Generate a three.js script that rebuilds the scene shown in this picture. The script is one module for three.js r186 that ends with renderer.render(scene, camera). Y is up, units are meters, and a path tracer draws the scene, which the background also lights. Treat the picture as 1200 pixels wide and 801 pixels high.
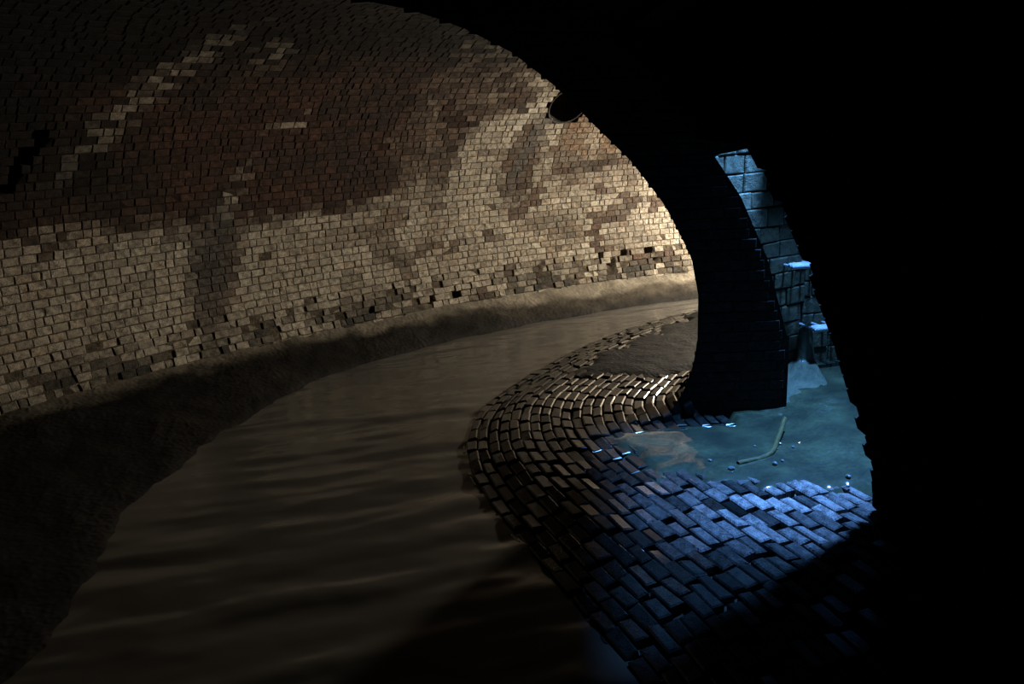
import * as THREE from 'three';
import { ImprovedNoise } from 'three/addons/math/ImprovedNoise.js';
import { mergeGeometries } from 'three/addons/utils/BufferGeometryUtils.js';

// ---------------------------------------------------------------- camera, lights, exposure
// plan coordinates: X to the right, D ahead of the camera, U up from the eye; eye is 2.1 m above the foot of the left wall
const EYE = 2.1;
const V = (X, D, U) => new THREE.Vector3(X, U + EYE, -D);
const scene = new THREE.Scene();
scene.background = new THREE.Color(0x000000);
const camera = new THREE.PerspectiveCamera(2 * Math.atan(400.5 / 1000) * 180 / Math.PI, 1200 / 801, 0.05, 100);
camera.rotation.order = 'YXZ';
camera.position.copy(V(0, 0, 0));
camera.rotation.set(-Math.atan(260.5 / 1000), 0, -0.04);
scene.add(camera);
const renderer = new THREE.WebGLRenderer({ antialias: true });
renderer.toneMapping = THREE.LinearToneMapping;
renderer.toneMappingExposure = 1.0;
renderer.shadowMap.enabled = true;

const WARM = new THREE.Color(1.0, 0.9, 0.75), WARM_POWER = 132, WARM_AT = [4.35, 10.75, -0.7];
const BLUE = new THREE.Color(0.12, 0.39, 1.0), BLUE_POWER = 500, BLUE_AT = [2.72, 6.14, 2.6], BLUE_TO = [2.2, 5.15, -2.2];

// ---------------------------------------------------------------- helpers
let seed = 20417;
const rnd = () => { seed = (seed * 1664525 + 1013904223) >>> 0; return seed / 4294967296; };
const rr = (a, b) => a + (b - a) * rnd();
const noise3 = new ImprovedNoise();
const N = (x, y, z = 0.37) => noise3.noise(x, y, z);
const fbm = (x, y, z = 0.37) => N(x, y, z) * 0.55 + N(x * 2.1, y * 2.1, z + 3.1) * 0.3 + N(x * 4.3, y * 4.3, z + 7.7) * 0.15;
const clamp = (x, a = 0, b = 1) => Math.min(b, Math.max(a, x));
const sst = (a, b, x) => { const t = clamp((x - a) / (b - a)); return t * t * (3 - 2 * t); };
const mixc = (a, b, t) => [a[0] + (b[0] - a[0]) * t, a[1] + (b[1] - a[1]) * t, a[2] + (b[2] - a[2]) * t];
function interp(tab, x) {                                  // piecewise linear table [[x, y], ...]
  if (x <= tab[0][0]) return tab[0][1];
  for (let i = 1; i < tab.length; i++) if (x <= tab[i][0]) { const [a, b] = tab[i - 1], [c, d] = tab[i]; return b + (d - b) * (x - a) / (c - a); }
  return tab[tab.length - 1][1];
}
const RAD = Math.PI / 180;
const counts = {};
function numbered(name) { const n = counts[name] = (counts[name] ?? -1) + 1; return n ? `${name}_${String(n).padStart(3, '0')}` : name; }
function tag(o, label, category, group, kind) { o.userData.label = label; if (category) o.userData.category = category; if (group) o.userData.group = group; if (kind) o.userData.kind = kind; return o; }
function mesh(name, geo, mat, parent = scene) { const m = new THREE.Mesh(geo, mat); m.name = parent === scene ? numbered(name) : name; m.castShadow = m.receiveShadow = true; parent.add(m); return m; }
function part(name, geo, mat, parent) { parent.userData_n ??= {}; const k = parent.userData_n; const n = k[name] = (k[name] ?? -1) + 1; const m = mesh(n ? `${name}_${String(n).padStart(3, '0')}` : name, geo, mat, parent); return m; }
function group(name, pos) { const g = new THREE.Group(); g.name = numbered(name); if (pos) g.position.copy(pos); scene.add(g); return g; }

// pixel of a point in the 1200 x 801 frame; used only to pick which repeats become parts of their own
camera.updateMatrixWorld(); camera.updateProjectionMatrix();
function pixel(p) { const q = p.clone().project(camera); return [600 + 600 * q.x, 400.5 - 400.5 * q.y]; }

// ---------------------------------------------------------------- textures
function tex(size, fn, srgb) {
  const d = new Uint8Array(size * size * 4);
  for (let y = 0; y < size; y++) for (let x = 0; x < size; x++) { const c = fn(x / size, y / size), i = 4 * (y * size + x); d[i] = c[0]; d[i + 1] = c[1]; d[i + 2] = c[2]; d[i + 3] = 255; }
  const t = new THREE.DataTexture(d, size, size, THREE.RGBAFormat); t.wrapS = t.wrapT = THREE.RepeatWrapping; t.magFilter = THREE.LinearFilter; t.minFilter = THREE.LinearFilter;
  if (srgb) t.colorSpace = THREE.SRGBColorSpace; t.needsUpdate = true; return t;
}
const tile = (f) => (u, v) => { const a = f(u, v), b = f(u - 1, v), c = f(u, v - 1), d = f(u - 1, v - 1); const su = sst(0, 1, u), sv = sst(0, 1, v); return a * (1 - su) * (1 - sv) + b * su * (1 - sv) + c * (1 - su) * sv + d * su * sv; };
const grainF = tile((u, v) => fbm(u * 9, v * 9, 1.3) * 0.9 + N(u * 60, v * 60, 4.4) * 0.5 + N(u * 130, v * 130, 9.4) * 0.35);
const grain = tex(512, (u, v) => { const g = grainF(u, v); const c = clamp(0.8 + g * 0.62) * 255; return [c, c * (0.985 + 0.02 * g), c * (0.97 + 0.03 * g)]; }, true);
const grainBump = tex(512, (u, v) => { const c = clamp(0.5 + grainF(u, v) * 0.55) * 255; return [c, c, c]; });
grain.repeat.set(2, 2); grainBump.repeat.set(2, 2);
const mudF = tile((u, v) => fbm(u * 6, v * 6, 7.3) + N(u * 40, v * 40, 2.4) * 0.35);
const mudBump = tex(512, (u, v) => { const c = clamp(0.5 + mudF(u, v) * 0.5) * 255; return [c, c, c]; });
const mudGrain = tex(512, (u, v) => { const c = clamp(0.8 + mudF(u, v) * 0.4) * 255; return [c, c, c]; }, true);
const rippleF = tile((u, v) => N(u * 5 + 0.6 * N(u * 4, v * 4, 8), v * 16, 2.7) * 0.7 + N(u * 9, v * 30, 6.1) * 0.3);

const std = (o) => new THREE.MeshStandardMaterial(o);
const M = {
  brick: new THREE.MeshPhysicalMaterial({ vertexColors: true, roughness: 0.85, specularIntensity: 0.22, map: grain, bumpMap: grainBump, bumpScale: 0.006 }),
  mortar: new THREE.MeshPhysicalMaterial({ vertexColors: true, roughness: 0.95, specularIntensity: 0.15, map: grain, bumpMap: grainBump, bumpScale: 0.01 }),
  sett: new THREE.MeshPhysicalMaterial({ vertexColors: true, roughness: 0.8, specularIntensity: 0.08, map: grain, bumpMap: grainBump, bumpScale: 0.01, clearcoat: 0.7, clearcoatRoughness: 0.18 }),
  mud: new THREE.MeshPhysicalMaterial({ vertexColors: true, roughness: 0.75, map: mudGrain, bumpMap: mudBump, bumpScale: 0.02, specularIntensity: 0.18 }),
  silt: new THREE.MeshPhysicalMaterial({ vertexColors: true, roughness: 0.7, specularIntensity: 0.3, map: mudGrain, bumpMap: mudBump, bumpScale: 0.012, clearcoat: 1, clearcoatRoughness: 0.1 }),
  water: new THREE.MeshPhysicalMaterial({ color: new THREE.Color(0.07, 0.065, 0.056), roughness: 0.13, ior: 1.33 }),
  stone: new THREE.MeshPhysicalMaterial({ vertexColors: true, roughness: 0.55, map: grain, bumpMap: grainBump, bumpScale: 0.012, clearcoat: 0.3, clearcoatRoughness: 0.35 }),
  lime: new THREE.MeshPhysicalMaterial({ color: new THREE.Color(0.085, 0.085, 0.05), roughness: 0.55, map: mudGrain, bumpMap: mudBump, bumpScale: 0.02, clearcoat: 0.4, clearcoatRoughness: 0.3 }),
  iron: std({ color: new THREE.Color(0.55, 0.55, 0.6), metalness: 0.25, roughness: 0.35, bumpMap: grainBump, bumpScale: 0.006 }),
  rust: std({ color: new THREE.Color(0.022, 0.017, 0.014), metalness: 0.3, roughness: 0.75, map: grain, bumpMap: grainBump, bumpScale: 0.01 }),
  black: std({ color: new THREE.Color(0.02, 0.02, 0.022), roughness: 0.6 }),
};

// ---------------------------------------------------------------- geometry collectors
class Soup {
  constructor() { this.p = []; this.n = []; this.c = []; this.t = []; this.count = 0; }
  tri(a, b, c, col, ua, ub, uc) {
    const n = b.clone().sub(a).cross(c.clone().sub(a)).normalize();
    for (const [v, u] of [[a, ua], [b, ub], [c, uc]]) { this.p.push(v.x, v.y, v.z); this.n.push(n.x, n.y, n.z); this.c.push(col[0], col[1], col[2]); this.t.push(u[0], u[1]); }
    this.count++;
  }
  quad(a, b, c, d, col, ua, ub, uc, ud) { this.tri(a, b, c, col, ua, ub, uc); this.tri(a, c, d, col, ua, uc, ud); }
  geo() {
    const g = new THREE.BufferGeometry();
    g.setAttribute('position', new THREE.Float32BufferAttribute(this.p, 3)); g.setAttribute('normal', new THREE.Float32BufferAttribute(this.n, 3));
    g.setAttribute('color', new THREE.Float32BufferAttribute(this.c, 3)); g.setAttribute('uv', new THREE.Float32BufferAttribute(this.t, 2));
    return g;
  }
}
// one brick: L along t, H along b, face towards n; chamfered and slightly uneven; 18 triangles
function brickInto(soup, o, k) {
  const { t, b, n, L, H, depth, color, ch = 0.006, jit = 0.003, tiltA = 0, tiltB = 0 } = k;
  const f = [], e = [], r = [], uf = [], ou = k.u, ov = k.v;
  const S = [[-1, -1], [1, -1], [1, 1], [-1, 1]];
  for (const [i, j] of S) {
    const x = i * L / 2 + k.j[0 + (i > 0 ? 1 : 0) + (j > 0 ? 2 : 0)] * jit, y = j * H / 2 + k.j[4 + (i > 0 ? 1 : 0) + (j > 0 ? 2 : 0)] * jit;
    const z = tiltA * i + tiltB * j;
    const at = (x, y, z) => o.clone().addScaledVector(t, x).addScaledVector(b, y).addScaledVector(n, z);
    f.push(at(x - i * ch, y - j * ch, z)); e.push(at(x, y, z - ch * 0.8)); r.push(at(x, y, -depth)); uf.push([ou + x, ov + y]);
  }
  soup.quad(f[0], f[1], f[2], f[3], color, uf[0], uf[1], uf[2], uf[3]);
  const dark = color;
  for (let i = 0; i < 4; i++) { const j = (i + 1) % 4; soup.quad(e[i], e[j], f[j], f[i], dark, uf[i], uf[j], uf[j], uf[i]); soup.quad(r[i], r[j], e[j], e[i], dark, uf[i], uf[j], uf[j], uf[i]); }
}
function jitter() { const j = []; for (let i = 0; i < 8; i++) j.push(rr(-1, 1)); return j; }
// list of bricks -> the ones that show largest as parts, the rest as one stuff part
function layBricks(list, parent, name, restName, most, mat, inView) {
  if (most) {
    for (const k of list) {
      const q = [[-1, -1], [1, -1], [1, 1], [-1, 1]].map(([i, j]) => pixel(k.o.clone().addScaledVector(k.t, i * k.L / 2).addScaledVector(k.b, j * k.H / 2)));
      let A = 0; for (let i = 0; i < 4; i++) { const [x, y] = q[i], [X, Y] = q[(i + 1) % 4]; A += x * Y - X * y; }
      const cx = (q[0][0] + q[2][0]) / 2, cy = (q[0][1] + q[2][1]) / 2;
      k.area = cx > 2 && cx < 1198 && cy > 2 && cy < 799 && inView(cx, cy, k) ? Math.abs(A) : 0;
    }
    list.sort((a, b) => b.area - a.area);
  }
  const zero = new THREE.Vector3(), rest = new Soup();
  list.forEach((k, i) => {
    if (i < most && k.area > 0) { const s = new Soup(); brickInto(s, zero, k); part(name, s.geo(), mat, parent).position.copy(k.o); } else brickInto(rest, k.o, k);
  });
  if (rest.count) { const m = part(restName, rest.geo(), mat, parent); m.userData.kind = 'stuff'; }
}
// a thick shell over a grid; f(i, j) -> {p, n, c}, n towards the room; back face offset by th
function shell(nu, nv, f, th, uvScale = 1) {
  const P = [], Nn = [], C = [], T = [], I = [];
  for (const back of [0, 1]) for (let i = 0; i <= nu; i++) for (let j = 0; j <= nv; j++) {
    const q = f(i / nu, j / nv), p = back ? q.p.clone().addScaledVector(q.n, -th - (q.extra || 0)) : q.p;
    P.push(p.x, p.y, p.z); const c = q.c || [1, 1, 1]; C.push(...c); T.push(...(q.uv || [i / nu, j / nv]));
  }
  const W = nv + 1, B = (nu + 1) * W;
  const flip = (() => { const a = f(0.5, 0.5), b = f(0.5 + 1 / nu, 0.5), c = f(0.5, 0.5 + 1 / nv); return b.p.clone().sub(a.p).cross(c.p.clone().sub(a.p)).dot(a.n) < 0; })();
  const q4 = (a, b, c, d) => flip ? I.push(a, c, b, a, d, c) : I.push(a, b, c, a, c, d);
  for (let i = 0; i < nu; i++) for (let j = 0; j < nv; j++) { const a = i * W + j; q4(a, a + W, a + W + 1, a + 1); q4(B + a, B + a + 1, B + a + W + 1, B + a + W); }
  for (let i = 0; i < nu; i++) { const a = i * W, b = i * W + nv; q4(a, B + a, B + a + W, a + W); q4(b, b + W, B + b + W, B + b); }
  for (let j = 0; j < nv; j++) { const a = j, b = nu * W + j; q4(a, a + 1, B + a + 1, B + a); q4(b, B + b, B + b + 1, b + 1); }
  const g = new THREE.BufferGeometry();
  g.setAttribute('position', new THREE.Float32BufferAttribute(P, 3)); g.setAttribute('color', new THREE.Float32BufferAttribute(C, 3)); g.setAttribute('uv', new THREE.Float32BufferAttribute(T, 2));
  g.setIndex(I); g.computeVertexNormals(); return g;
}
function paint(g, c) { const n = g.attributes.position.count, a = new Float32Array(n * 3); for (let i = 0; i < n; i++) a.set(c, i * 3); g.setAttribute('color', new THREE.BufferAttribute(a, 3)); return g; }
function box(w, h, d, c) { const g = new THREE.BoxGeometry(w, h, d); return c ? paint(g, c) : g; }

// ---------------------------------------------------------------- the curved main tunnel: outer wall and vault
const CX = 6.58, CD = -0.486, RC = 10.5, RT = 2.25, HS = -1.3;       // centre of the bend, crown radius, vault radius, springing height
const onRing = (th, r, U) => V(CX - r * Math.cos(th * RAD), CD + r * Math.sin(th * RAD), U);
const ringOf = (X, D) => [Math.atan2(D - CD, CX - X) / RAD, Math.hypot(D - CD, CX - X)];
function outer(th, a, off = 0) {                                       // a in degrees above springing; off > 0 into the wall
  const R = RT + off;
  if (a < -24) { const R0 = RC + R * Math.cos(24 * RAD); return onRing(th, R0 + (a + 24) * 0.004, HS - R * Math.sin(24 * RAD) + (a + 24) * RT * RAD); }
  return onRing(th, RC + R * Math.cos(a * RAD), HS + R * Math.sin(a * RAD));
}
const outerN = (th, a) => { const q = Math.max(a, -24) * RAD; return new THREE.Vector3(Math.cos(q) * Math.cos(th * RAD), -Math.sin(q), Math.cos(q) * Math.sin(th * RAD)); };

// where soot, lime and wash lie on the wall (a stain stays where it is whatever lights it)
const washTop = [[28, 13.5], [37, 13], [41, 11.4], [44.6, 10.4], [49, 9.4], [52.4, 15], [54.7, 24], [57, 38], [58.5, 48], [60, 56], [63, 60], [72, 62], [110, 60]];
const WASH = [0.48, 0.43, 0.34], SOOT = [0.045, 0.031, 0.023], RED = [0.082, 0.043, 0.029], OLIVE = [0.013, 0.0108, 0.008], GREY = [0.11, 0.102, 0.088], TAN = [0.27, 0.175, 0.105];
const blob = (th, a, t0, a0, dt, da, soft = 0.35) => 1 - sst(1 - soft, 1 + soft, Math.hypot((th - t0) / dt, (a - a0) / da));
const holes = [];
function wallTone(th, a, q) {                                          // q: a random number per brick
  const s = th * 0.21, v = a * 0.039, n1 = fbm(s * 1.1, v * 1.6, 2.2), n2 = fbm(s * 2.7, v * 3.4, 5.5), n3 = fbm(s * 0.8 + v * 0.35, v * 0.35, 8.1), streak = fbm(s * 3.2, v * 0.45, 3.3);
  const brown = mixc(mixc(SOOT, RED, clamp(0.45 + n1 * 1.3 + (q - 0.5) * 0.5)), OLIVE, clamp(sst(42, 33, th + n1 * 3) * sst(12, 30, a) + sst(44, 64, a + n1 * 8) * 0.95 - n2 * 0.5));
  let c = brown;
  // upper part of the wall beyond the brown field: patchy lime
  let w = sst(4, -4, a - interp(washTop, th) - n1 * 5 - (q - 0.5) * 5);
  if (th > 51) { const up = sst(51, 55, th + n1 * 3 - sst(30, 60, a) * 1.2) * sst(76, 62, a + n2 * 6); w = Math.max(w, up * clamp(0.62 + 0.1 * sst(30, 45, a) + n2 * 2.4 + n3 * 1.6 + (q - 0.5) * 1.2)); }
  // dark streaks and bands
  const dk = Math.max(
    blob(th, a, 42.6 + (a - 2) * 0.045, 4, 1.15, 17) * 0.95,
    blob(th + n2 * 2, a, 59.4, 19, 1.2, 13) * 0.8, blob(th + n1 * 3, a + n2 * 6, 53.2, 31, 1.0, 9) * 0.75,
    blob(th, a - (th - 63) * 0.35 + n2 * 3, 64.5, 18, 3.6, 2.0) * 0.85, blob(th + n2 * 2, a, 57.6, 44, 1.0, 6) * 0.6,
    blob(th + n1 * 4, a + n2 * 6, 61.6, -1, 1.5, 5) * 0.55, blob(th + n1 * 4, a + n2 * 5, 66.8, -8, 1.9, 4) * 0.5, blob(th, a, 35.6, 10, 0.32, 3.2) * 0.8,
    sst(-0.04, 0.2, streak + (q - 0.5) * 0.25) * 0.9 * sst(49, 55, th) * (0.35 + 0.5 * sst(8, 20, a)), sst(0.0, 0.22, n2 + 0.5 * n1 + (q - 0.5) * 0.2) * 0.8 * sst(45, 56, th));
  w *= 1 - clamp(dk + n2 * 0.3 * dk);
  // pale bricks left standing in the brown field
  const pale = Math.max(blob(th, a, 45.3, 35.2, 0.75, 1.7), blob(th, a, 46.1, 38, 0.4, 3), blob(th, a, 43.6 + (a - 20) * 0.06, 20, 0.4, 8) * 0.75, blob(th, a, 39 + (a - 47) * 0.12, 47, 0.8, 18, 0.6) * 0.5, blob(th, a, 43.4, 57, 0.8, 5, 0.6) * 0.4);
  w = Math.max(w, pale * (q > 0.5 ? 0.9 : q > 0.3 ? 0.3 : 0));
  const wash = mixc(mixc(WASH, [0.37, 0.325, 0.25], clamp(0.5 + n2 * 1.4)), [0.30, 0.235, 0.165], clamp((q - 0.72) * 2.2 + n3 * 0.8));
  c = mixc(c, wash, clamp(w));
  c = mixc(c, GREY, blob(th, a, 42.4 + (a - 2) * 0.045, 2, 1.0, 15) * 0.7);
  c = mixc(c, GREY, blob(th, a, 60.6 - (38 - a) * 0.06, 26, 0.5, 14) * 0.8);
  c = mixc(c, [0.5, 0.46, 0.38], blob(th - (a - 36) * 0.13, a, 59.3, 36, 0.42, 7, 0.5) * (0.5 + 0.5 * q));
  c = mixc(c, TAN, blob(th, a, 64, 29, 2.2, 8) * clamp(0.5 + n2 * 1.2) * 0.9);
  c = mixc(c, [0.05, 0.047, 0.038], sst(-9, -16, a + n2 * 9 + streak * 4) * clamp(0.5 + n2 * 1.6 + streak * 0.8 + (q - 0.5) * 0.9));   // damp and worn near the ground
  const g = 0.8 + 0.4 * q; return [c[0] * g, c[1] * g, c[2] * g];
}
const mortarTone = (th, a) => { const c = wallTone(th, a, 0.4); const k = 0.62 - 0.36 * clamp(c[0] / 0.4); return [c[0] * k, c[1] * k * 0.93, c[2] * k * 0.85]; };
// places where bricks have fallen out, [theta, a, half width in theta, half height in a, depth]
for (let i = 0; i < 9; i++) holes.push([34.05 + i * 0.16, 23.4 + i * 1.5, 0.16 + 0.1 * Math.sin(i * 1.3) ** 2, 1.5, 0.13]);
for (const [t, a] of [[66.9, -15.5], [68.6, -15], [66.4, -12], [68.2, -12.4], [71.2, -13.5], [55.2, -17], [56.1, -15.8],  [64.9, -12.2], [65.6, -14.5], [53.6, -17.8], [50.2, -17.2]]) holes.push([t, a, rr(0.14, 0.3), rr(0.7, 1.3), 0.1]);
const PIPE = [61.6, 39.3];
const holeAt = (th, a) => { let d = 0; for (const h of holes) if (Math.abs(th - h[0]) < h[2] && Math.abs(a - h[1]) < h[3]) d = Math.max(d, h[4]); const p = Math.hypot((th - PIPE[0]) * 0.213, (a - PIPE[1]) * 0.0393); if (p < 0.268) d = 0.3; return d; };

{
  const TH0 = -9, TH1 = 104, A0 = -46, A1 = 92;
  const g = shell(560, 92, (u, v) => {
    const th = TH0 + (TH1 - TH0) * u, a = A0 + (A1 - A0) * v, d = a > A0 + 2 ? holeAt(th, a) : 0;
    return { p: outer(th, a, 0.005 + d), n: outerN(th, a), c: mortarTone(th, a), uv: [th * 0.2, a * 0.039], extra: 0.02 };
  }, 0.35);
  const wall = mesh('wall_left', g, M.mortar);
  tag(wall, 'long curved brick wall and vault on the left, limewashed pale below and sooty brown above', null, null, 'structure');
  const list = [], C = 0.075, da = C / RT / RAD;
  let row = 0;
  for (let a = -26; a < 89; a += da, row++) {
    const ac = a + da / 2, r = RC + RT * Math.cos(ac * RAD), step = 1 / (r * RAD);
    let th = 4 + rr(0, 0.5), k = row % 2;
    while (th < 100) {
      const L = (rnd() < 0.3 ? 0.072 : 0.132) + rr(-0.007, 0.007), c = th + L / 2 * step; th += (L + rr(0.006, 0.010)) * step;
      const hole = holeAt(c, ac); if (hole) continue;
      if (ac < -13 && rnd() < 0.05) continue;
      const q = rnd(), off = rr(-0.0022, 0.0022) + (ac < -10 ? rr(-0.014, 0.006) : 0) + (rnd() < 0.04 && ac < 30 ? rr(0, 0.006) : 0);
      const n = outerN(c, ac);
      const t = new THREE.Vector3(Math.sin(c * RAD), 0, -Math.cos(c * RAD)), b = n.clone().cross(t);
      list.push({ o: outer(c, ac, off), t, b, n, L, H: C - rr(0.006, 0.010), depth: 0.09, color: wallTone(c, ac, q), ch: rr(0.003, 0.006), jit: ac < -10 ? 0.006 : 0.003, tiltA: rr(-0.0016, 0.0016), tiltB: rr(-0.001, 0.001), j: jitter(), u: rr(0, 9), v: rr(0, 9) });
    }
  }
  layBricks(list, wall, 'brick', 'brickwork', 300, M.brick, (x, y, k) => x < 640 || y > 120);
}

// ---------------------------------------------------------------- profiles of the junction
const rightNear = [[-2.7, 2.05], [-2.2, 2.01], [-1.99, 2.0], [-1.69, 1.9], [-1.2, 1.74], [-0.61, 1.5], [-0.26, 1.3], [0.1, 1.1], [0.48, 0.88]];     // [U, X] at D 4.35
const rightFar = [[-2.7, 2.05], [-2.14, 2.02], [-1.67, 2.02], [-1.03, 1.84], [-0.59, 1.64], [-0.23, 1.4], [0.1, 1.16], [0.4, 0.93], [0.48, 0.87]];  // at D 6.0
const rightX = (U, D) => { const k = clamp((D - 4.35) / 1.65); return interp(rightNear, U) * (1 - k) + interp(rightFar, U) * k; };
const groin = [[-2.7, 0.9], [-2.3, 1.02], [-2.17, 1.13], [-2.02, 1.24], [-1.8, 1.32], [-1.6, 1.35], [-1.3, 1.355], [-0.99, 1.295], [-0.62, 1.105], [-0.31, 0.87], [-0.08, 0.64], [0.21, 0.353], [0.43, 0.08], [0.61, -0.26], [0.73, -0.6], [0.86, -1.2], [0.95, -1.77]];   // [U, X] left edge of the pier at D 6.0

// ---------------------------------------------------------------- right wall and ceiling of the near branch
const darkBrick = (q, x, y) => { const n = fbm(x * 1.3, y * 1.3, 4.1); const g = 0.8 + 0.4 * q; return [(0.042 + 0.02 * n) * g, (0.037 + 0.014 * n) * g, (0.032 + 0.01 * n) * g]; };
function sectionPoints(D) {                                            // from the foot of the right wall over the crown to the crown of the main tunnel
  const P = [];
  for (let U = -2.7; U <= 0.481; U += 0.106) P.push([rightX(U, D), U]);
  const x0 = rightX(0.48, D), crown = CX - Math.sqrt(Math.max(RC * RC - (D - CD) ** 2, 1));
  for (const [f, u] of [[0.12, 0.72], [0.28, 0.9], [0.5, 1.02], [0.75, 1.05], [1.06, 0.97]]) P.push([x0 + (crown - x0) * f, u]);
  return P;
}
function sectionShell(D0, D1, nd, from, to, th, tone) {
  const rows = []; for (let i = 0; i <= nd; i++) rows.push(sectionPoints(D0 + (D1 - D0) * i / nd));
  return shell(nd, to - from, (u, v) => {
    const i = Math.min(nd, Math.round(u * nd)), j = Math.min(to, from + Math.round(v * (to - from))), R = rows[i], D = D0 + (D1 - D0) * i / nd;
    const a = R[Math.max(0, j - 1)], b = R[Math.min(R.length - 1, j + 1)], tx = b[0] - a[0], tu = b[1] - a[1], l = Math.hypot(tx, tu);
    return { p: V(R[j][0], D, R[j][1]), n: new THREE.Vector3(-tu / l, tx / l, 0), c: tone, uv: [D, j * 0.1] };
  }, th);
}
const SECN = sectionPoints(0).length, SPLIT = 24;                      // index where the vault passes the lintel height (U about -0.16)
function sectionBricks(D0, D1, from, to, list) {
  const C = 0.078;
  for (let s = from; s < to - 0.02; s += 0.74) {
    const at = (D, x) => { const R = sectionPoints(D), i = Math.min(R.length - 2, Math.floor(x)), f = x - i; return V(R[i][0] + (R[i + 1][0] - R[i][0]) * f, D, R[i][1] + (R[i + 1][1] - R[i][1]) * f); };
    let D = D0 + rr(0, 0.12), k = Math.round(s / 0.74);
    while (D < D1 - 0.1) {
      let L = (k++ % 2 ? 0.115 : 0.235) + rr(-0.006, 0.006); if (D + L > D1 - 0.06) L = D1 - D;
      const c = D + L / 2; D += L + 0.011;
      const o = at(c, s + 0.37), o1 = at(c, s), o2 = at(c, s + 0.74), t = new THREE.Vector3(0, 0, -1), b = o2.clone().sub(o1), H = Math.min(b.length(), 0.085) - 0.01; b.normalize();
      const n = t.clone().cross(b); list.push({ o: o.addScaledVector(n, 0.004 + rr(-0.002, 0.002)), t, b, n, L, H, depth: 0.05, color: darkBrick(rnd(), c, s), j: jitter(), u: rr(0, 9), v: rr(0, 9), ch: 0.004 });
    }
  }
}
{
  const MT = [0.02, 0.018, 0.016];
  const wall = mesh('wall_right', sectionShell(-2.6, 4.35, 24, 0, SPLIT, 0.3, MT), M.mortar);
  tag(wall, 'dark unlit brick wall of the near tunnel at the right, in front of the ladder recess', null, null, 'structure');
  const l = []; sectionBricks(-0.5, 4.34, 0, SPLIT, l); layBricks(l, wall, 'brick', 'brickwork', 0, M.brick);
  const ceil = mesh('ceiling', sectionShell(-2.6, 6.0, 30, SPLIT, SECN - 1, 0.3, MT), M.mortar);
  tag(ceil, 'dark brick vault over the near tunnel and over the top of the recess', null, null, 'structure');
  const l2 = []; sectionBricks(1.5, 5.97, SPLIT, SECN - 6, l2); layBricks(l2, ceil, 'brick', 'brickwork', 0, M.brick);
  // wall behind the camera that closes the near chamber
  const back = mesh('wall_rear', box(9.5, 4.6, 0.3, MT), M.mortar); back.position.copy(V(-1.2, -2.75, -0.9)); tag(back, 'dark brick wall closing the chamber behind the viewer', null, null, 'structure');
}

// ---------------------------------------------------------------- the pier between the main tunnel and the ladder recess
{
  const Us = []; for (let U = -2.7; U <= 0.951; U += 0.0729) Us.push(U);
  const edge = (U) => [interp(groin, U), U < -0.23 ? rightX(U, 6.0) : U < 0.48 ? rightX(U, 6.0) + 0.5 : 1.4];
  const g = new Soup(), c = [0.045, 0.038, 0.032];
  const ring = (U) => { const [l, r] = edge(U), f = clamp((U + 2.3) / 0.5); return [V(l, 6.0, U), V(r, 6.0, U), V(r + 0.02, 6.14, U), V(r - 0.02, 6.34, U), V(l + 0.14 + 0.06 * (1 - f), 6.34, U), V(l + 0.035, 6.08, U)]; };
  for (let i = 0; i + 1 < Us.length; i++) {
    const A = ring(Us[i]), B = ring(Us[i + 1]);
    for (let k = 0; k < 6; k++) { const m = (k + 1) % 6; g.quad(A[k], A[m], B[m], B[k], c, [A[k].x + A[k].z, A[k].y], [A[m].x + A[m].z, A[m].y], [B[m].x + B[m].z, B[m].y], [B[k].x + B[k].z, B[k].y]); }
  }
  const T = ring(Us[Us.length - 1]); for (let k = 1; k < 5; k++) g.tri(T[0], T[k], T[k + 1], c, [0, 0], [1, 0], [1, 1]);
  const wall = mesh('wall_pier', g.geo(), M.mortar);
  tag(wall, 'dark curved brick pier between the flowing channel and the ladder recess', null, null, 'structure');
  const list = [], C = 0.075;
  for (let U = -2.3, row = 0; U < 0.85; U += C, row++) {
    const [l, r] = edge(U + C / 2); let x = l + 0.012, k = row;
    while (x < r - 0.07) {
      let L = (k++ % 2 ? 0.115 : 0.235) + rr(-0.006, 0.006); if (x + L > r - 0.03) L = r - 0.03 - x; if (L < 0.05) break;
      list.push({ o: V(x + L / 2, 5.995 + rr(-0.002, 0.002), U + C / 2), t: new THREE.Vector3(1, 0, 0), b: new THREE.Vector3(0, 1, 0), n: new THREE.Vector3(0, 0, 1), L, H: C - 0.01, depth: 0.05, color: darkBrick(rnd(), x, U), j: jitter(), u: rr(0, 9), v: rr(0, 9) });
      x += L + 0.011;
    }
  }
  layBricks(list, wall, 'brick', 'brickwork', 0, M.brick);
}

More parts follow.
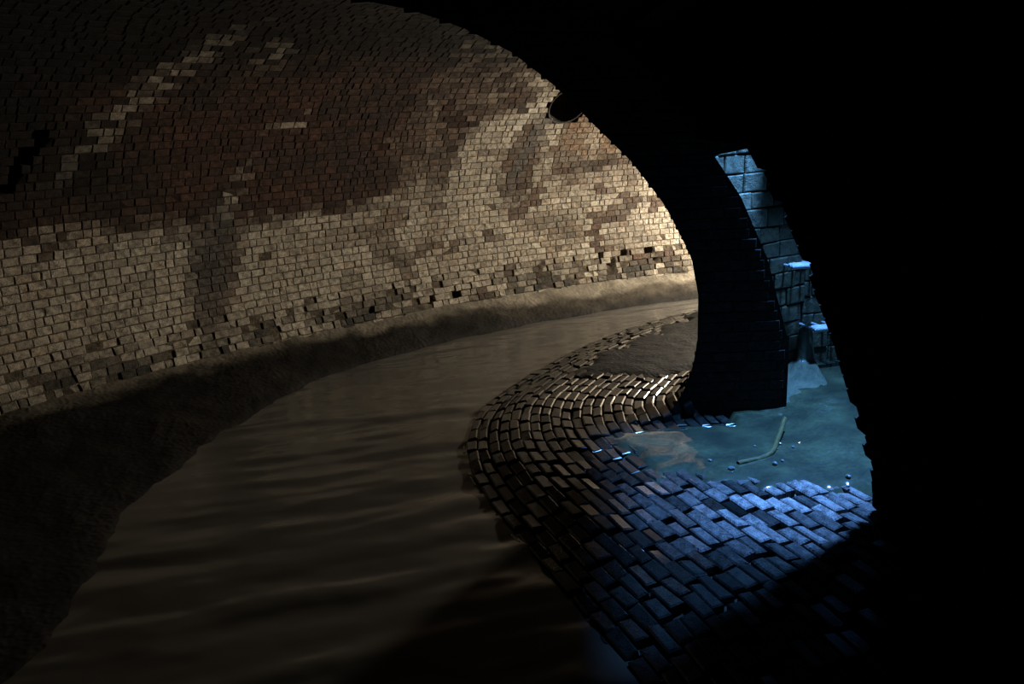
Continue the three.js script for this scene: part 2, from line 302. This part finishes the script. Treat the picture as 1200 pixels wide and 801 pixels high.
// ---------------------------------------------------------------- inner side of the main tunnel beyond the pier
const innerR = [[40, 8.3], [51.3, 8.37], [55.6, 8.78], [62, 8.92], [70, 9.02], [110, 9.05]];
{
  const inner = (th, a, off = 0) => {                                  // a: 90 crown .. 0 springing .. negative below
    const ri = interp(innerR, th) - off, hx = RC - ri, q = Math.max(a, 0) * RAD;
    return onRing(th, RC - hx * Math.cos(q), a >= 0 ? HS + (RT + off) * Math.sin(q) : HS + a * RT * RAD);
  };
  const start = (a) => { let th = 38; while (th < 60 && -inner(th, a).z < 6.16) th += 0.1; return th; };
  const A = []; for (let i = 0; i <= 34; i++) { const a = -38 + (90 + 38) * i / 34; A.push([a, start(a)]); }
  const th1 = 104;
  const g = shell(90, 34, (u, v) => {
    const [a, t0] = A[Math.round(v * 34)], th = t0 + (th1 - t0) * u, q = Math.max(a, 0) * RAD;
    const n = new THREE.Vector3(-Math.cos(q) * Math.cos(th * RAD), -Math.sin(q), -Math.cos(q) * Math.sin(th * RAD));
    return { p: inner(th, a), n, c: [0.09, 0.075, 0.058], uv: [th * 0.15, a * 0.039] };
  }, 0.12);
  const wall = mesh('wall_inner', g, M.mortar);
  tag(wall, 'inner brick wall of the bend hidden behind the dark pier', null, null, 'structure');
  const list = [], C = 0.075, da = C / RT / RAD; let row = 0;
  for (let a = -30; a < 84; a += da, row++) {
    const ac = a + da / 2; let th = start(ac) + 0.6, k = row;
    while (th < 84) {
      const L = (k++ % 2 ? 0.115 : 0.235) + rr(-0.006, 0.006), p0 = inner(th, ac), st = 1 / (Math.hypot(p0.x - CX, p0.z + CD) * RAD), c = th + L / 2 * st; th += (L + 0.011) * st;
      const o = inner(c, ac), t = inner(c - 0.3, ac).sub(inner(c + 0.3, ac)).normalize(), b = inner(c, ac + 1).sub(inner(c, ac - 1)).normalize(), n = t.clone().cross(b);
      if (n.dot(onRing(c, RC, HS).sub(o)) < 0) { n.negate(); t.negate(); }
      const q = rnd(), w = clamp(0.5 + fbm(c * 0.3, ac * 0.06, 6.6) * 1.6), col = mixc([0.06, 0.045, 0.034], [0.33, 0.28, 0.21], w * sst(60, 20, ac));
      list.push({ o: o.addScaledVector(n, 0.012 + rr(-0.003, 0.003)), t, b, n, L, H: C - 0.01, depth: 0.05, color: col.map((x) => x * (0.85 + 0.3 * q)), j: jitter(), u: rr(0, 9), v: rr(0, 9) });
    }
  }
  layBricks(list, wall, 'brick', 'brickwork', 0, M.brick);
  const end = mesh('wall_far', box(0.3, 4.4, 6.4, [0.06, 0.05, 0.04]), M.mortar);
  const e = onRing(103, 10.6, -0.9); end.position.copy(e); end.rotation.y = Math.PI / 2 - (103 - 90) * RAD - Math.PI / 2; end.rotation.y = -13 * RAD;
  tag(end, 'brick wall closing the tunnel far round the bend', null, null, 'structure');
}

// ---------------------------------------------------------------- ladder shaft behind the opening
const SC = [2.45, 7.0], SR = [3.75, 7.3], SL = [0.45, 5.8];            // plan corners: ladder corner, right end, left end
{
  const MT = [0.035, 0.036, 0.034];
  function stoneWall(name, A, B, U0, U1, label, rows) {
    const len = Math.hypot(B[0] - A[0], B[1] - A[1]), t = new THREE.Vector3((B[0] - A[0]) / len, 0, -(B[1] - A[1]) / len), b = new THREE.Vector3(0, 1, 0), n = t.clone().cross(b);
    const sh = new THREE.Shape(), left = (U) => name === 'wall_shaft_left' ? Math.max(0, ((U < 0.1 ? rightX(U, 6.0) - 0.3 : 1.0) - A[0]) / (B[0] - A[0]) * len) : 0;
    sh.moveTo(len, U0); sh.lineTo(len, U1); sh.lineTo(0, U1); for (let U = 0.8; U > U0; U -= 0.1) sh.lineTo(left(U), U); sh.lineTo(left(U0), U0);
    const gbox = paint(new THREE.ExtrudeGeometry(sh, { depth: 0.2, bevelEnabled: false }), MT), w = mesh(name, gbox, M.mortar);
    w.position.copy(V(A[0], A[1], 0)).addScaledVector(n, -0.2); w.rotation.y = Math.atan2(n.x, n.z);
    tag(w, label, null, null, 'structure');
    const inv = new THREE.Matrix4().copy(w.matrix.compose(w.position, w.quaternion, w.scale)).invert();
    const list = [];
    for (let U = rows[0], k = 0; U < rows[1]; k++) {
      const H = rr(0.125, 0.155); let s = (k % 2 ? 0.0 : -0.11);
      while (s < len) {
        const L = rr(0.17, 0.25), s0 = Math.max(s, 0.0), s1 = Math.min(s + L, len); s += L + 0.008; if (s1 - s0 < 0.05 || s0 < left(U)) continue;
        const m = (s0 + s1) / 2, o = V(A[0] + (B[0] - A[0]) * m / len, A[1] + (B[1] - A[1]) * m / len, U + H / 2).addScaledVector(n, 0.02 + rr(-0.006, 0.008));
        const q = rnd(), f = fbm(m * 2 + 7, U * 2, 9.1), col = mixc([0.085, 0.075, 0.036], [0.17, 0.15, 0.08], clamp(0.5 + f * 1.5 + (q - 0.5) * 0.6));
        list.push({ o: o.applyMatrix4(inv), t: new THREE.Vector3(1, 0, 0), b, n: new THREE.Vector3(0, 0, 1), L: s1 - s0, H: H - 0.008, depth: 0.05, color: name === 'wall_shaft_left' ? mixc(col, [0.5, 0.46, 0.33], sst(-0.95, -0.7, U + 0.3 * f) * sst(1.95, 1.7, m)) : col, ch: 0.009, jit: 0.005, tiltA: rr(-0.002, 0.002), tiltB: rr(-0.003, 0.002), j: jitter(), u: rr(0, 9), v: rr(0, 9), U: U + H / 2, m });  // upper stones of the left wall painted paler to strengthen the blue-lit patch
      }
      U += H;
    }
    return { w, list };
  }
  const L = stoneWall('wall_shaft_left', SL, SC, -2.75, 5.2, 'wet stone wall of the recess beside the pier, its top caught by blue light', [-2.4, 0.4]);
  const R = stoneWall('wall_shaft_back', SC, SR, -2.75, 5.2, 'stone block wall of the recess carrying the iron steps', [-2.4, 0.4]);
  const lw = L.w, cb = new THREE.BoxGeometry(0.5, 0.2, 0.3); paint(cb, [0.12, 0.13, 0.12]); const shadow_block = part('shadow_block', cb, M.stone, lw);
  shadow_block.position.set(2.09, 0.2, 0.34);  // unseen block added only to throw the dark stripe onto this wall
  // the stones that show between pier and near wall are parts of their own
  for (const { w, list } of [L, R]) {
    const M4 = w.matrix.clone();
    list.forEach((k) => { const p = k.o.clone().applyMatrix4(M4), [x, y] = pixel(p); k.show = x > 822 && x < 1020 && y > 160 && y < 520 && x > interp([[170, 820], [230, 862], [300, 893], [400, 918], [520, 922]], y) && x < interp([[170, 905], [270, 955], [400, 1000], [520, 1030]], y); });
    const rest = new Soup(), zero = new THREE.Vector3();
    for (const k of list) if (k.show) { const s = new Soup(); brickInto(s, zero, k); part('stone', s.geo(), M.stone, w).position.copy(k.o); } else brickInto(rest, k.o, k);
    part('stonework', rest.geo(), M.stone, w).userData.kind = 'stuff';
  }
  const side = mesh('wall_shaft_right', box(0.2, 7.95, 3.4, MT), M.mortar); side.position.copy(V(3.75, 5.75, 1.225)); tag(side, 'dark right side wall of the ladder shaft behind the near wall', null, null, 'structure');
  // near wall of the shaft, following the back of the vault
  const sh = new THREE.Shape(); sh.moveTo(2.06, -2.7); sh.lineTo(3.7, -2.7); sh.lineTo(3.7, 5.2); sh.lineTo(0.35, 5.2); sh.lineTo(0.35, 0.85);
  for (const U of [0.48, 0.1, -0.26, -0.61, -1.2, -1.69, -2.0, -2.2]) sh.lineTo(rightX(U, 4.35) + 0.05, U);
  const near = mesh('wall_shaft_near', paint(new THREE.ExtrudeGeometry(sh, { depth: 0.2, bevelEnabled: false }), MT), M.mortar); near.position.copy(V(0, 4.34, 0)); tag(near, 'dark near side wall of the ladder shaft behind the tunnel wall', null, null, 'structure');
  const west = mesh('wall_shaft_vault', box(0.2, 4.8, 2.2, MT), M.mortar); west.position.copy(V(1.0, 5.25, 2.85)); tag(west, 'upper shaft wall standing on the back of the vault', null, null, 'structure');
  const top = mesh('ceiling_shaft', box(4.2, 0.2, 3.6, MT), M.mortar); top.position.copy(V(2.0, 5.8, 5.2)); tag(top, 'slab closing the top of the ladder shaft', null, null, 'structure');
}

// ---------------------------------------------------------------- ground
const WL = -2.35;                                                      // water level
const bankL = [[-10, 9.2], [15, 9.4], [25, 9.8], [29, 10.29], [31.5, 10.72], [34, 10.94], [37, 11.25], [39.4, 11.46], [43.7, 11.84], [46, 11.98], [53, 12.08], [59, 12.12], [64, 12.16], [70, 12.1], [80, 12.1], [110, 12.1]];
const shoreCurve = new THREE.CatmullRomCurve3([[1.25, -1.5], [1.0, 0.4], [0.74, 2.0], [0.46, 3.25], [0.25, 3.81], [0.03, 4.4], [-0.18, 4.98], [-0.34, 5.62], [-0.36, 6.3], [-0.24, 6.91], [0.16, 7.73], [0.81, 8.73], [1.98, 9.94], [3.1, 10.55], [4.4, 10.8], [6.2, 10.75], [8.2, 10.4]].map(([X, D]) => new THREE.Vector3(X, D, 0)), false, 'centripetal');
const SHN = 420, shore = shoreCurve.getSpacedPoints(SHN), shoreLen = shoreCurve.getLength();
const shoreNorm = shore.map((p, i) => { const a = shore[Math.max(0, i - 2)], b = shore[Math.min(SHN, i + 2)], l = Math.hypot(b.x - a.x, b.y - a.y); return [(b.y - a.y) / l, -(b.x - a.x) / l]; });
function shoreDist(X, D) { let best = 1e9, bi = 0; for (let i = 0; i <= SHN; i += 4) { const d = (X - shore[i].x) ** 2 + (D - shore[i].y) ** 2; if (d < best) { best = d; bi = i; } } for (let i = Math.max(0, bi - 4); i <= Math.min(SHN, bi + 4); i++) { const d = (X - shore[i].x) ** 2 + (D - shore[i].y) ** 2; if (d <= best) { best = d; bi = i; } } const s = (X - shore[bi].x) * shoreNorm[bi][0] + (D - shore[bi].y) * shoreNorm[bi][1]; return [Math.sign(s || 1) * Math.sqrt(best), bi / SHN * shoreLen]; }
const apronU = (w) => w < 0 ? WL + w * 0.55 : WL + 0.012 + 0.105 * sst(-0.1, 0.5, w) + 0.06 * sst(0.3, 1.8, w);
const fillet = (X, D) => { if (D < 5.75) return 0; const [th, r] = ringOf(X, D), d = r - interp(innerR, th); if (d < -0.06 || (X > 1.9 && D < 7.2 && d < 0.02)) return 0; return 0.24 * Math.pow(clamp(1 - d / 0.42), 2) * sst(5.85, 6.2, D); };
function bankU(X, D) { const [th, r] = ringOf(X, D), rl = interp(bankL, th), f = r - rl, span = Math.max(12.62 - rl, 0.3); return f < 0 ? WL + f * 0.4 : WL + 0.24 * Math.pow(clamp(f / span), 0.8) + 0.02 * fbm(X * 2, D * 2, 1) + 0.05 * sst(span - 0.12, span + 0.1, f); }
function groundU(X, D) {
  const [w] = shoreDist(X, D); const a = apronU(w) + fillet(X, D), b = bankU(X, D);
  return Math.max(a, b, -2.95);
}
{
  const X0 = -7.2, X1 = 9.6, D0 = -2.9, D1 = 12.9, nx = 250, nd = 240;
  const g = shell(nx, nd, (u, v) => {
    const X = X0 + (X1 - X0) * u, D = D0 + (D1 - D0) * v; let U = groundU(X, D) - 0.045 + 0.015 * fbm(X * 3, D * 3, 2);
    return { p: V(X, D, Math.max(U, -2.9)), n: new THREE.Vector3(0, 1, 0), c: [0.03, 0.026, 0.02], uv: [X, D] };
  }, 0.25);
  const floor = mesh('floor', g, M.mud);
  tag(floor, 'tunnel floor with brick setts laid in curved rows sloping into the water', null, null, 'structure');
  // setts in rows that follow the water's edge
  const list = [], PITCH = 0.08;
  for (let row = -2; row < 32; row++) {
    const w = (row + 0.5) * PITCH; let acc = rr(0, 0.2), next = 0, L = rr(0.16, 0.22);
    let i = 0, run = 0; const off = (k) => [shore[k].x + shoreNorm[k][0] * w, shore[k].y + shoreNorm[k][1] * w];
    let prev = off(0); run = -acc;
    for (i = 1; i <= SHN; i++) {
      const p = off(i), d = Math.hypot(p[0] - prev[0], p[1] - prev[1]); prev = p; run += d;
      if (run < L) continue;
      const tl = L; run = 0; L = rr(0.16, 0.22);
      const back = Math.max(0, i - Math.round(tl / 2 / Math.max(d, 0.005))), [X, D] = off(back), U = apronU(w) + fillet(X, D);
      if (D < 0.8 || X > rightX(U, D) - 0.03 + (D > 4.35 && D < 6 ? 0.25 : 0) && D < 6.2 || D > 6.2 && ringOf(X, D)[1] < interp(innerR, ringOf(X, D)[0]) + 0.02) continue;
      if (D > 5.93 && D < 6.5 && X > 1.3) continue;
      const q0 = off(Math.max(0, back - 4)), q1 = off(Math.min(SHN, back + 4)), dU = 0;
      const t = V(q1[0], q1[1], 0).sub(V(q0[0], q0[1], 0)).normalize(), su = (k) => { const x = X + shoreNorm[back][0] * k, d = D + shoreNorm[back][1] * k; return apronU(w + k) + fillet(x, d); }, slope = (su(0.04) - su(-0.04)) / 0.08;
      const across = new THREE.Vector3(shoreNorm[back][0], slope, -shoreNorm[back][1]).normalize(), n = across.clone().cross(t).normalize(); if (n.y < 0) n.negate();
      const b = n.clone().cross(t), q = rnd(), f = fbm(X * 1.5, D * 1.5, 3.3);
      const paintedPool = sst(1.05, 0.1, Math.hypot((X - 1.55) / 1.0, (D - 4.55) / 0.75) + 0.5 * f) * clamp(0.6 + (q - 0.5) * 0.8 + fbm(X * 5, D * 5, 8) * 1.4), col = mixc(mixc([0.008, 0.008, 0.0075], [0.032, 0.031, 0.028], clamp(0.42 + f * 1.3 + (q - 0.5) * 0.7)), [0.46, 0.39, 0.42], paintedPool);  // setts painted paler where the blue light pools, brightening put into their colour
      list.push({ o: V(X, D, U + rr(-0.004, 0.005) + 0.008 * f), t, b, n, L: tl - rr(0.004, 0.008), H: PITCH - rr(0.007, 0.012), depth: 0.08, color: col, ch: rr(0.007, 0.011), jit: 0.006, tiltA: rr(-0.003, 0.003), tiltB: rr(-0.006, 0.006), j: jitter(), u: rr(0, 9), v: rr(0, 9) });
    }
  }
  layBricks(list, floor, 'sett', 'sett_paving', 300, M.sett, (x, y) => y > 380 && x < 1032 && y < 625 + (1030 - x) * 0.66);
}
// mud ledge on the left, silt over part of the setts: each a patch of ground that nobody could count
{
  const nu = 330, nv = 44;
  const g = shell(nu, nv, (u, v) => {
    const th = 12 + 88 * u, rl = interp(bankL, th) - 0.14, re = 12.72, r = rl + (re - rl) * v, p = onRing(th, r, 0), X = p.x, D = -p.z;
    const n = fbm(X * 2.4, D * 2.4, 4), fine = N(X * 14, D * 14, 2), d = 12.62 - r;
    const U = bankU(X, D) + 0.022 * n + 0.006 * fine + 0.004;
    const pale = clamp(sst(0.24, 0.05, d + n * 0.22) * 0.85 * sst(31, 36, th) + sst(54, 64, th) * sst(0.3, 0.1, d + n * 0.15) * 0.5);
    return { p: V(X, D, U), n: new THREE.Vector3(0, 1, 0), c: mixc(mixc([0.008, 0.007, 0.0055], mixc([0.02, 0.0175, 0.014], [0.085, 0.07, 0.05], sst(50, 66, th) * sst(0.52, 0.3, d + 0.25 * n)), clamp(0.45 + n * 1.5 + 0.3 * sst(50, 62, th))), [0.21, 0.18, 0.135], pale), uv: [X * 0.8, D * 0.8] };
  }, 0.12);
  tag(mesh('mud_bank', g, M.mud), 'dark wet mud ledge with a pale silt fringe along the foot of the left wall', 'mud', null, 'stuff');
}
function siltPatch(cover, X0, X1, D0, D1, tone, mat, label) {
  const st = 0.035, nx = Math.round((X1 - X0) / st), nd = Math.round((D1 - D0) / st), P = [], C = [], T = [], I = [], id = new Map();
  const at = (i, j) => { const key = i * 4096 + j; if (!id.has(key)) {
    const X = X0 + st * i, D = D0 + st * j, [w] = shoreDist(X, D), m = cover(X, D, w), U = apronU(w) + fillet(X, D) - 0.05 + 0.066 * m + 0.006 * N(X * 9, D * 9, 3) + (X > 1.85 ? 0.05 * sst(1.85, 2.3, X) : 0);
    id.set(key, [P.length / 3, m]); P.push(...V(X, D, U).toArray()); C.push(...tone(X, D)); T.push(X, D); } return id.get(key); };
  const open = (X, D) => D > 6.1 && X < 3.6 && D < 7.15 && (D - SC[1]) < (X - SC[0]) * 0.56 + 0.02 ? X > 1.9 : D > 6.3 ? ringOf(X, D)[1] > interp(innerR, ringOf(X, D)[0]) + 0.03 : X < (D > 4.35 ? 3.6 : rightX(-2.2, D) - 0.02) && !(D > 5.97 && X > 1.0 && X < 2.02);
  for (let i = 0; i < nx; i++) for (let j = 0; j < nd; j++) {
    if (!open(X0 + st * (i + 0.5), D0 + st * (j + 0.5))) continue;
    const q = [at(i, j), at(i + 1, j), at(i + 1, j + 1), at(i, j + 1)]; if (Math.max(...q.map((k) => k[1])) < 0.05) continue;
    I.push(q[0][0], q[1][0], q[2][0], q[0][0], q[2][0], q[3][0]);
  }
  const g = new THREE.BufferGeometry(); g.setAttribute('position', new THREE.Float32BufferAttribute(P, 3)); g.setAttribute('color', new THREE.Float32BufferAttribute(C, 3)); g.setAttribute('uv', new THREE.Float32BufferAttribute(T, 2)); g.setIndex(I); g.computeVertexNormals();
  return tag(mesh('silt_patch', g, mat), label, 'silt', null, 'stuff');
}
siltPatch((X, D, w) => sst(0.3, 0.62, w + 0.35 * fbm(X * 2.2, D * 2.2, 6)) * sst(7.1, 7.6, D + 0.25 * w + 0.3 * fbm(X * 3, D * 3, 1)), 0.3, 5.5, 6.6, 10.6, (X, D) => mixc([0.006, 0.0055, 0.0045], [0.02, 0.0175, 0.014], clamp(0.5 + fbm(X * 3, D * 3, 7) * 1.5)), M.mud, 'dark mud covering the setts behind the pier at the bend');
siltPatch((X, D, w) => clamp(sst(-0.1, 0.3, (D - 4.78) * 1.15 + (X - 1.1) * 0.3 + 0.45 * fbm(X * 2.6, D * 2.6, 9)) * sst(0.75, 1.25, w + 0.45 * fbm(X * 3, D * 3, 2) + 0.25 * sst(1.2, 2, X)) * sst(6.0, 5.6, D + (X > 1.6 ? -9 : 0)) + sst(1.9, 2.2, X)), 0.5, 3.7, 4.2, 7.25, (X, D) => mixc([0.022, 0.025, 0.011], [0.06, 0.066, 0.031], clamp(0.5 + fbm(X * 3, D * 3, 5) * 1.6)), M.silt, 'smooth greenish silt lying in front of the ladder recess');

// ---------------------------------------------------------------- water
{
  const X0 = -5.6, X1 = 9.2, D0 = -2.5, D1 = 12.4, nx = 420, nd = 520, P = [], T = [], I = [], idx = new Map();
  const wave = (X, D) => {
    const [th, r] = ringOf(X, D), s = th * 0.19, k = 0.6 + 0.7 * clamp(0.5 + fbm(X * 0.5, D * 0.5, 3));
    const near = sst(9.6, 6.2, D), q = -X * 0.3 + D * 0.954, c = X * 0.954 + D * 0.3;
    return k * (0.0145 * (0.3 + 0.7 * near) * N(c * 0.8, q * 4.4 + 0.5 * N(c, q, 5), 1.7) + 0.008 * N(c * 2.1, q * 6.3, 4.2) + 0.0022 * N(X * 7, D * 12, 8.3) + 0.004 * N(s * 2, r * 3, 6.4));
  };
  const at = (i, j) => { const key = i * 2000 + j; if (!idx.has(key)) { const X = X0 + (X1 - X0) * i / nx, D = D0 + (D1 - D0) * j / nd; idx.set(key, P.length / 3); const p = V(X, D, WL + wave(X, D)); P.push(p.x, p.y, p.z); T.push(X, D); } return idx.get(key); };
  for (let i = 0; i < nx; i++) for (let j = 0; j < nd; j++) {
    const X = X0 + (X1 - X0) * (i + 0.5) / nx, D = D0 + (D1 - D0) * (j + 0.5) / nd; if (groundU(X, D) > WL + 0.06) continue;
    const a = at(i, j), b = at(i + 1, j), c = at(i + 1, j + 1), d = at(i, j + 1); I.push(a, b, c, a, c, d);
  }
  const g = new THREE.BufferGeometry(); g.setAttribute('position', new THREE.Float32BufferAttribute(P, 3)); g.setAttribute('uv', new THREE.Float32BufferAttribute(T, 2)); g.setIndex(I); g.computeVertexNormals();
  tag(mesh('river_water', g, M.water), 'murky rippled water flowing along the curved channel', 'water', null, 'stuff');
}

// ---------------------------------------------------------------- inlet pipe in the vault
{
  const into = outerN(...PIPE); if (into.dot(onRing(PIPE[0], RC, HS).sub(outer(...PIPE))) > 0) into.negate();
  const g = group('inlet_pipe', outer(...PIPE)); g.quaternion.setFromUnitVectors(new THREE.Vector3(0, 1, 0), into);
  const prof = [[0.235, 0.0], [0.225, 0.5], [0.0, 0.5], [0.0, 0.54], [0.26, 0.54], [0.26, 0.0], [0.25, -0.006], [0.24, -0.006], [0.235, 0.0]].map(([x, y]) => new THREE.Vector2(x, y));
  part('pipe_body', new THREE.LatheGeometry(prof, 40), M.rust, g);
  part('rim', new THREE.TorusGeometry(0.247, 0.014, 10, 40).rotateX(Math.PI / 2), M.rust, g).position.y = 0.004;
  tag(g, 'dark round inlet pipe mouth high in the lit brick vault beside the pier', 'pipe');
}

// ---------------------------------------------------------------- iron steps
function makeStep() {
  const g = group('step_iron');
  const bar = (a, b, w, h) => { const l = a.distanceTo(b), q = new THREE.CapsuleGeometry(0.011, l, 4, 10); q.scale(w, 1, h); const m = q; m.applyQuaternion(new THREE.Quaternion().setFromUnitVectors(new THREE.Vector3(0, 1, 0), b.clone().sub(a).normalize())); m.translate(...a.clone().add(b).multiplyScalar(0.5).toArray()); return m; };
  const v = (x, y, z) => new THREE.Vector3(x, y, z);
  part('tread', mergeGeometries([bar(v(-0.15, 0, 0.235), v(0.15, 0, 0.235), 2.1, 2.1), bar(v(-0.15, 0.006, 0.195), v(0.15, 0.006, 0.195), 1.9, 1.9)]), M.iron, g);
  for (const x of [-0.145, -0.045, 0.055, 0.145]) part('leg', bar(v(x, 0, 0.21), v(x, -0.004, -0.06), 1, 1), M.iron, g);
  return g;
}
{
  const dx = SR[0] - SC[0], dd = SR[1] - SC[1], l = Math.hypot(dx, dd), turn = Math.atan2(dd, dx);
  const put = (o, s, U) => { o.position.copy(V(SC[0] + dx * s / l, SC[1] + dd * s / l, U)); o.rotation.y = turn; };
  const a = makeStep(); put(a, -0.1, -1.225); tag(a, 'upper shiny iron step fixed in the stone wall of the recess', 'ladder step');
  const b = a.clone(); b.name = numbered('step_iron'); scene.add(b); put(b, 0.13, -1.76); tag(b, 'lower shiny iron step fixed in the stone wall of the recess', 'ladder step');
}

// ---------------------------------------------------------------- lime flow under the ladder, stick, pebbles
{
  const nu = 40, nv = 48, P = [], T = [], I = [], base = [2.46, 6.92];
  for (let i = 0; i <= nu; i++) for (let j = 0; j <= nv; j++) {
    const u = i / nu, ang = j / nv * Math.PI * 2, h = 1 - u, w = Math.max(0, (u - 0.25) / 0.75), r = (0.05 + 0.03 * Math.min(1, u * 4) + 0.32 * Math.pow(w, 1.1)) * (1 + 0.12 * N(Math.cos(ang) * 2, Math.sin(ang) * 2, u * 3) + 0.1 * Math.sin(ang * 5 + 2) * u);
    const y = -2.195 + 0.14 * (1 - w) + 0.3 * Math.max(0, (h - 0.75) / 0.25) + 0.015 * N(ang * 2, u * 9, 3), k = i === 0 ? 0.2 : 1;
    const p = V(base[0] - 0.45 * w + r * k * Math.cos(ang), base[1] - 1.1 * w + r * k * Math.sin(ang), y - (i === nu ? 0.08 : 0)); P.push(p.x, p.y, p.z); T.push(j / nv * 1.2, u);
  }
  for (let i = 0; i < nu; i++) for (let j = 0; j < nv; j++) { const a = i * (nv + 1) + j; I.push(a, a + nv + 1, a + nv + 2, a, a + nv + 2, a + 1); }
  const g = new THREE.BufferGeometry(); g.setAttribute('position', new THREE.Float32BufferAttribute(P, 3)); g.setAttribute('uv', new THREE.Float32BufferAttribute(T, 2)); g.setIndex(I); g.computeVertexNormals();
  const ml = M.lime.clone(); ml.side = THREE.DoubleSide;
  tag(mesh('flowstone', g, ml), 'smooth pale mineral flow spreading over the floor below the iron steps', 'rock');
}
{
  const c = new THREE.CatmullRomCurve3([V(1.86, 5.55, -2.07), V(1.75, 5.34, -2.13), V(1.62, 5.12, -2.155), V(1.4, 5.02, -2.165)]);
  const g = new THREE.TubeGeometry(c, 30, 0.018, 8, false), p = g.attributes.position; for (let i = 0; i < p.count; i++) { const k = 1 + 0.35 * N(p.getX(i) * 30, p.getY(i) * 30, p.getZ(i) * 30); p.setY(i, p.getY(i) + (k - 1) * 0.02); } g.computeVertexNormals();
  tag(mesh('stick', g, std({ color: new THREE.Color(0.1, 0.075, 0.008), roughness: 0.7, map: grain })), 'yellowish stick lying against the foot of the pier by the recess', 'stick');
}
{
  const pebbleGeo = (k) => { const g = new THREE.IcosahedronGeometry(1, 2), p = g.attributes.position; for (let i = 0; i < p.count; i++) { const x = p.getX(i), y = p.getY(i), z = p.getZ(i), s = 1 + 0.28 * N(x * 1.3 + k, y * 1.3, z * 1.3); p.setXYZ(i, x * s, y * s * 0.6, z * s * 0.8); } g.computeVertexNormals(); return g; };
  const kinds = [1, 5, 9].map(pebbleGeo), mt = new THREE.MeshPhysicalMaterial({ color: new THREE.Color(0.12, 0.13, 0.13), roughness: 0.35, clearcoat: 1, clearcoatRoughness: 0.08 });
  for (const [X, D, s] of [[1.34, 4.95, 0.022], [1.62, 4.98, 0.02], [1.68, 5.02, 0.014], [1.75, 5.3, 0.018], [1.82, 5.24, 0.013], [1.7, 5.22, 0.016], [1.88, 5.3, 0.012], [1.24, 5.1, 0.014], [1.98, 4.72, 0.018], [1.93, 4.6, 0.014], [1.58, 5.28, 0.012]]) {
    const m = mesh('pebble', kinds[Math.floor(rnd() * 3)], mt); m.scale.setScalar(s); const [w] = shoreDist(X, D); m.position.copy(V(X, D, apronU(w) + 0.016 + s * 0.3 + (X > 1.85 ? 0.05 * sst(1.85, 2.3, X) : 0))); m.rotation.y = rr(0, 6);
    tag(m, 'small wet pebble glinting on the silt in front of the recess', 'pebble', 'wet pebbles on the silt in front of the recess');
  }
}

// ---------------------------------------------------------------- the lamps that light the tunnel, both out of sight
{
  const base = groundU(WARM_AT[0], WARM_AT[1]) - 0.03, g = group('lantern', V(WARM_AT[0], WARM_AT[1], base));
  const h = WARM_AT[2] - base;
  part('pole', new THREE.CylinderGeometry(0.014, 0.014, h - 0.12, 12).translate(0, (h - 0.12) / 2, 0), M.black, g);
  for (let k = 0; k < 3; k++) { const q = new THREE.CylinderGeometry(0.01, 0.01, 0.9, 8).translate(0, -0.45, 0).rotateZ(0.45).rotateY(k * 2.094).translate(0, 0.82, 0); part('leg', q, M.black, g); }
  part('socket', new THREE.CylinderGeometry(0.035, 0.03, 0.08, 20).translate(0, h - 0.14, 0), M.black, g);
  part('bulb', new THREE.SphereGeometry(0.11, 24, 16).translate(0, h, 0), std({ color: 0xffffff, emissive: WARM, emissiveIntensity: 6 }), g);
  const l = new THREE.PointLight(WARM, WARM_POWER, 0, 2); l.position.set(0, h, 0); l.castShadow = true; l.shadow.radius = 5; g.add(l);
  tag(g, 'bright warm lantern on a stand in the water beyond the bend', 'lantern');
}
{
  const at = V(...BLUE_AT), to = V(...BLUE_TO), g = group('floodlight', at); g.quaternion.setFromUnitVectors(new THREE.Vector3(0, -1, 0), to.clone().sub(at).normalize());
  const prof = [[0.0, 0.26], [0.07, 0.25], [0.1, 0.2], [0.17, 0.04], [0.18, 0.0], [0.17, 0.0], [0.09, 0.19], [0.0, 0.22]].map(([x, y]) => new THREE.Vector2(x, y));
  part('housing', new THREE.LatheGeometry(prof, 36), M.black, g);
  part('lens', new THREE.CylinderGeometry(0.155, 0.155, 0.01, 36).translate(0, 0.035, 0), std({ color: 0xffffff, emissive: BLUE, emissiveIntensity: 8 }), g);
  part('bracket', new THREE.CylinderGeometry(0.012, 0.012, 0.62, 10).translate(0, 0.55, 0), M.black, g);
  const l = new THREE.SpotLight(BLUE, BLUE_POWER, 0, 0.52, 1, 2); l.position.set(0, 0, 0); l.castShadow = true; l.shadow.radius = 10; g.add(l); const t = new THREE.Object3D(); t.position.set(0, -1, 0); t.name = 'aim'; g.add(t); l.target = t;
  tag(g, 'blue floodlight hanging at the top of the ladder shaft', 'floodlight');
}
renderer.render(scene, camera);
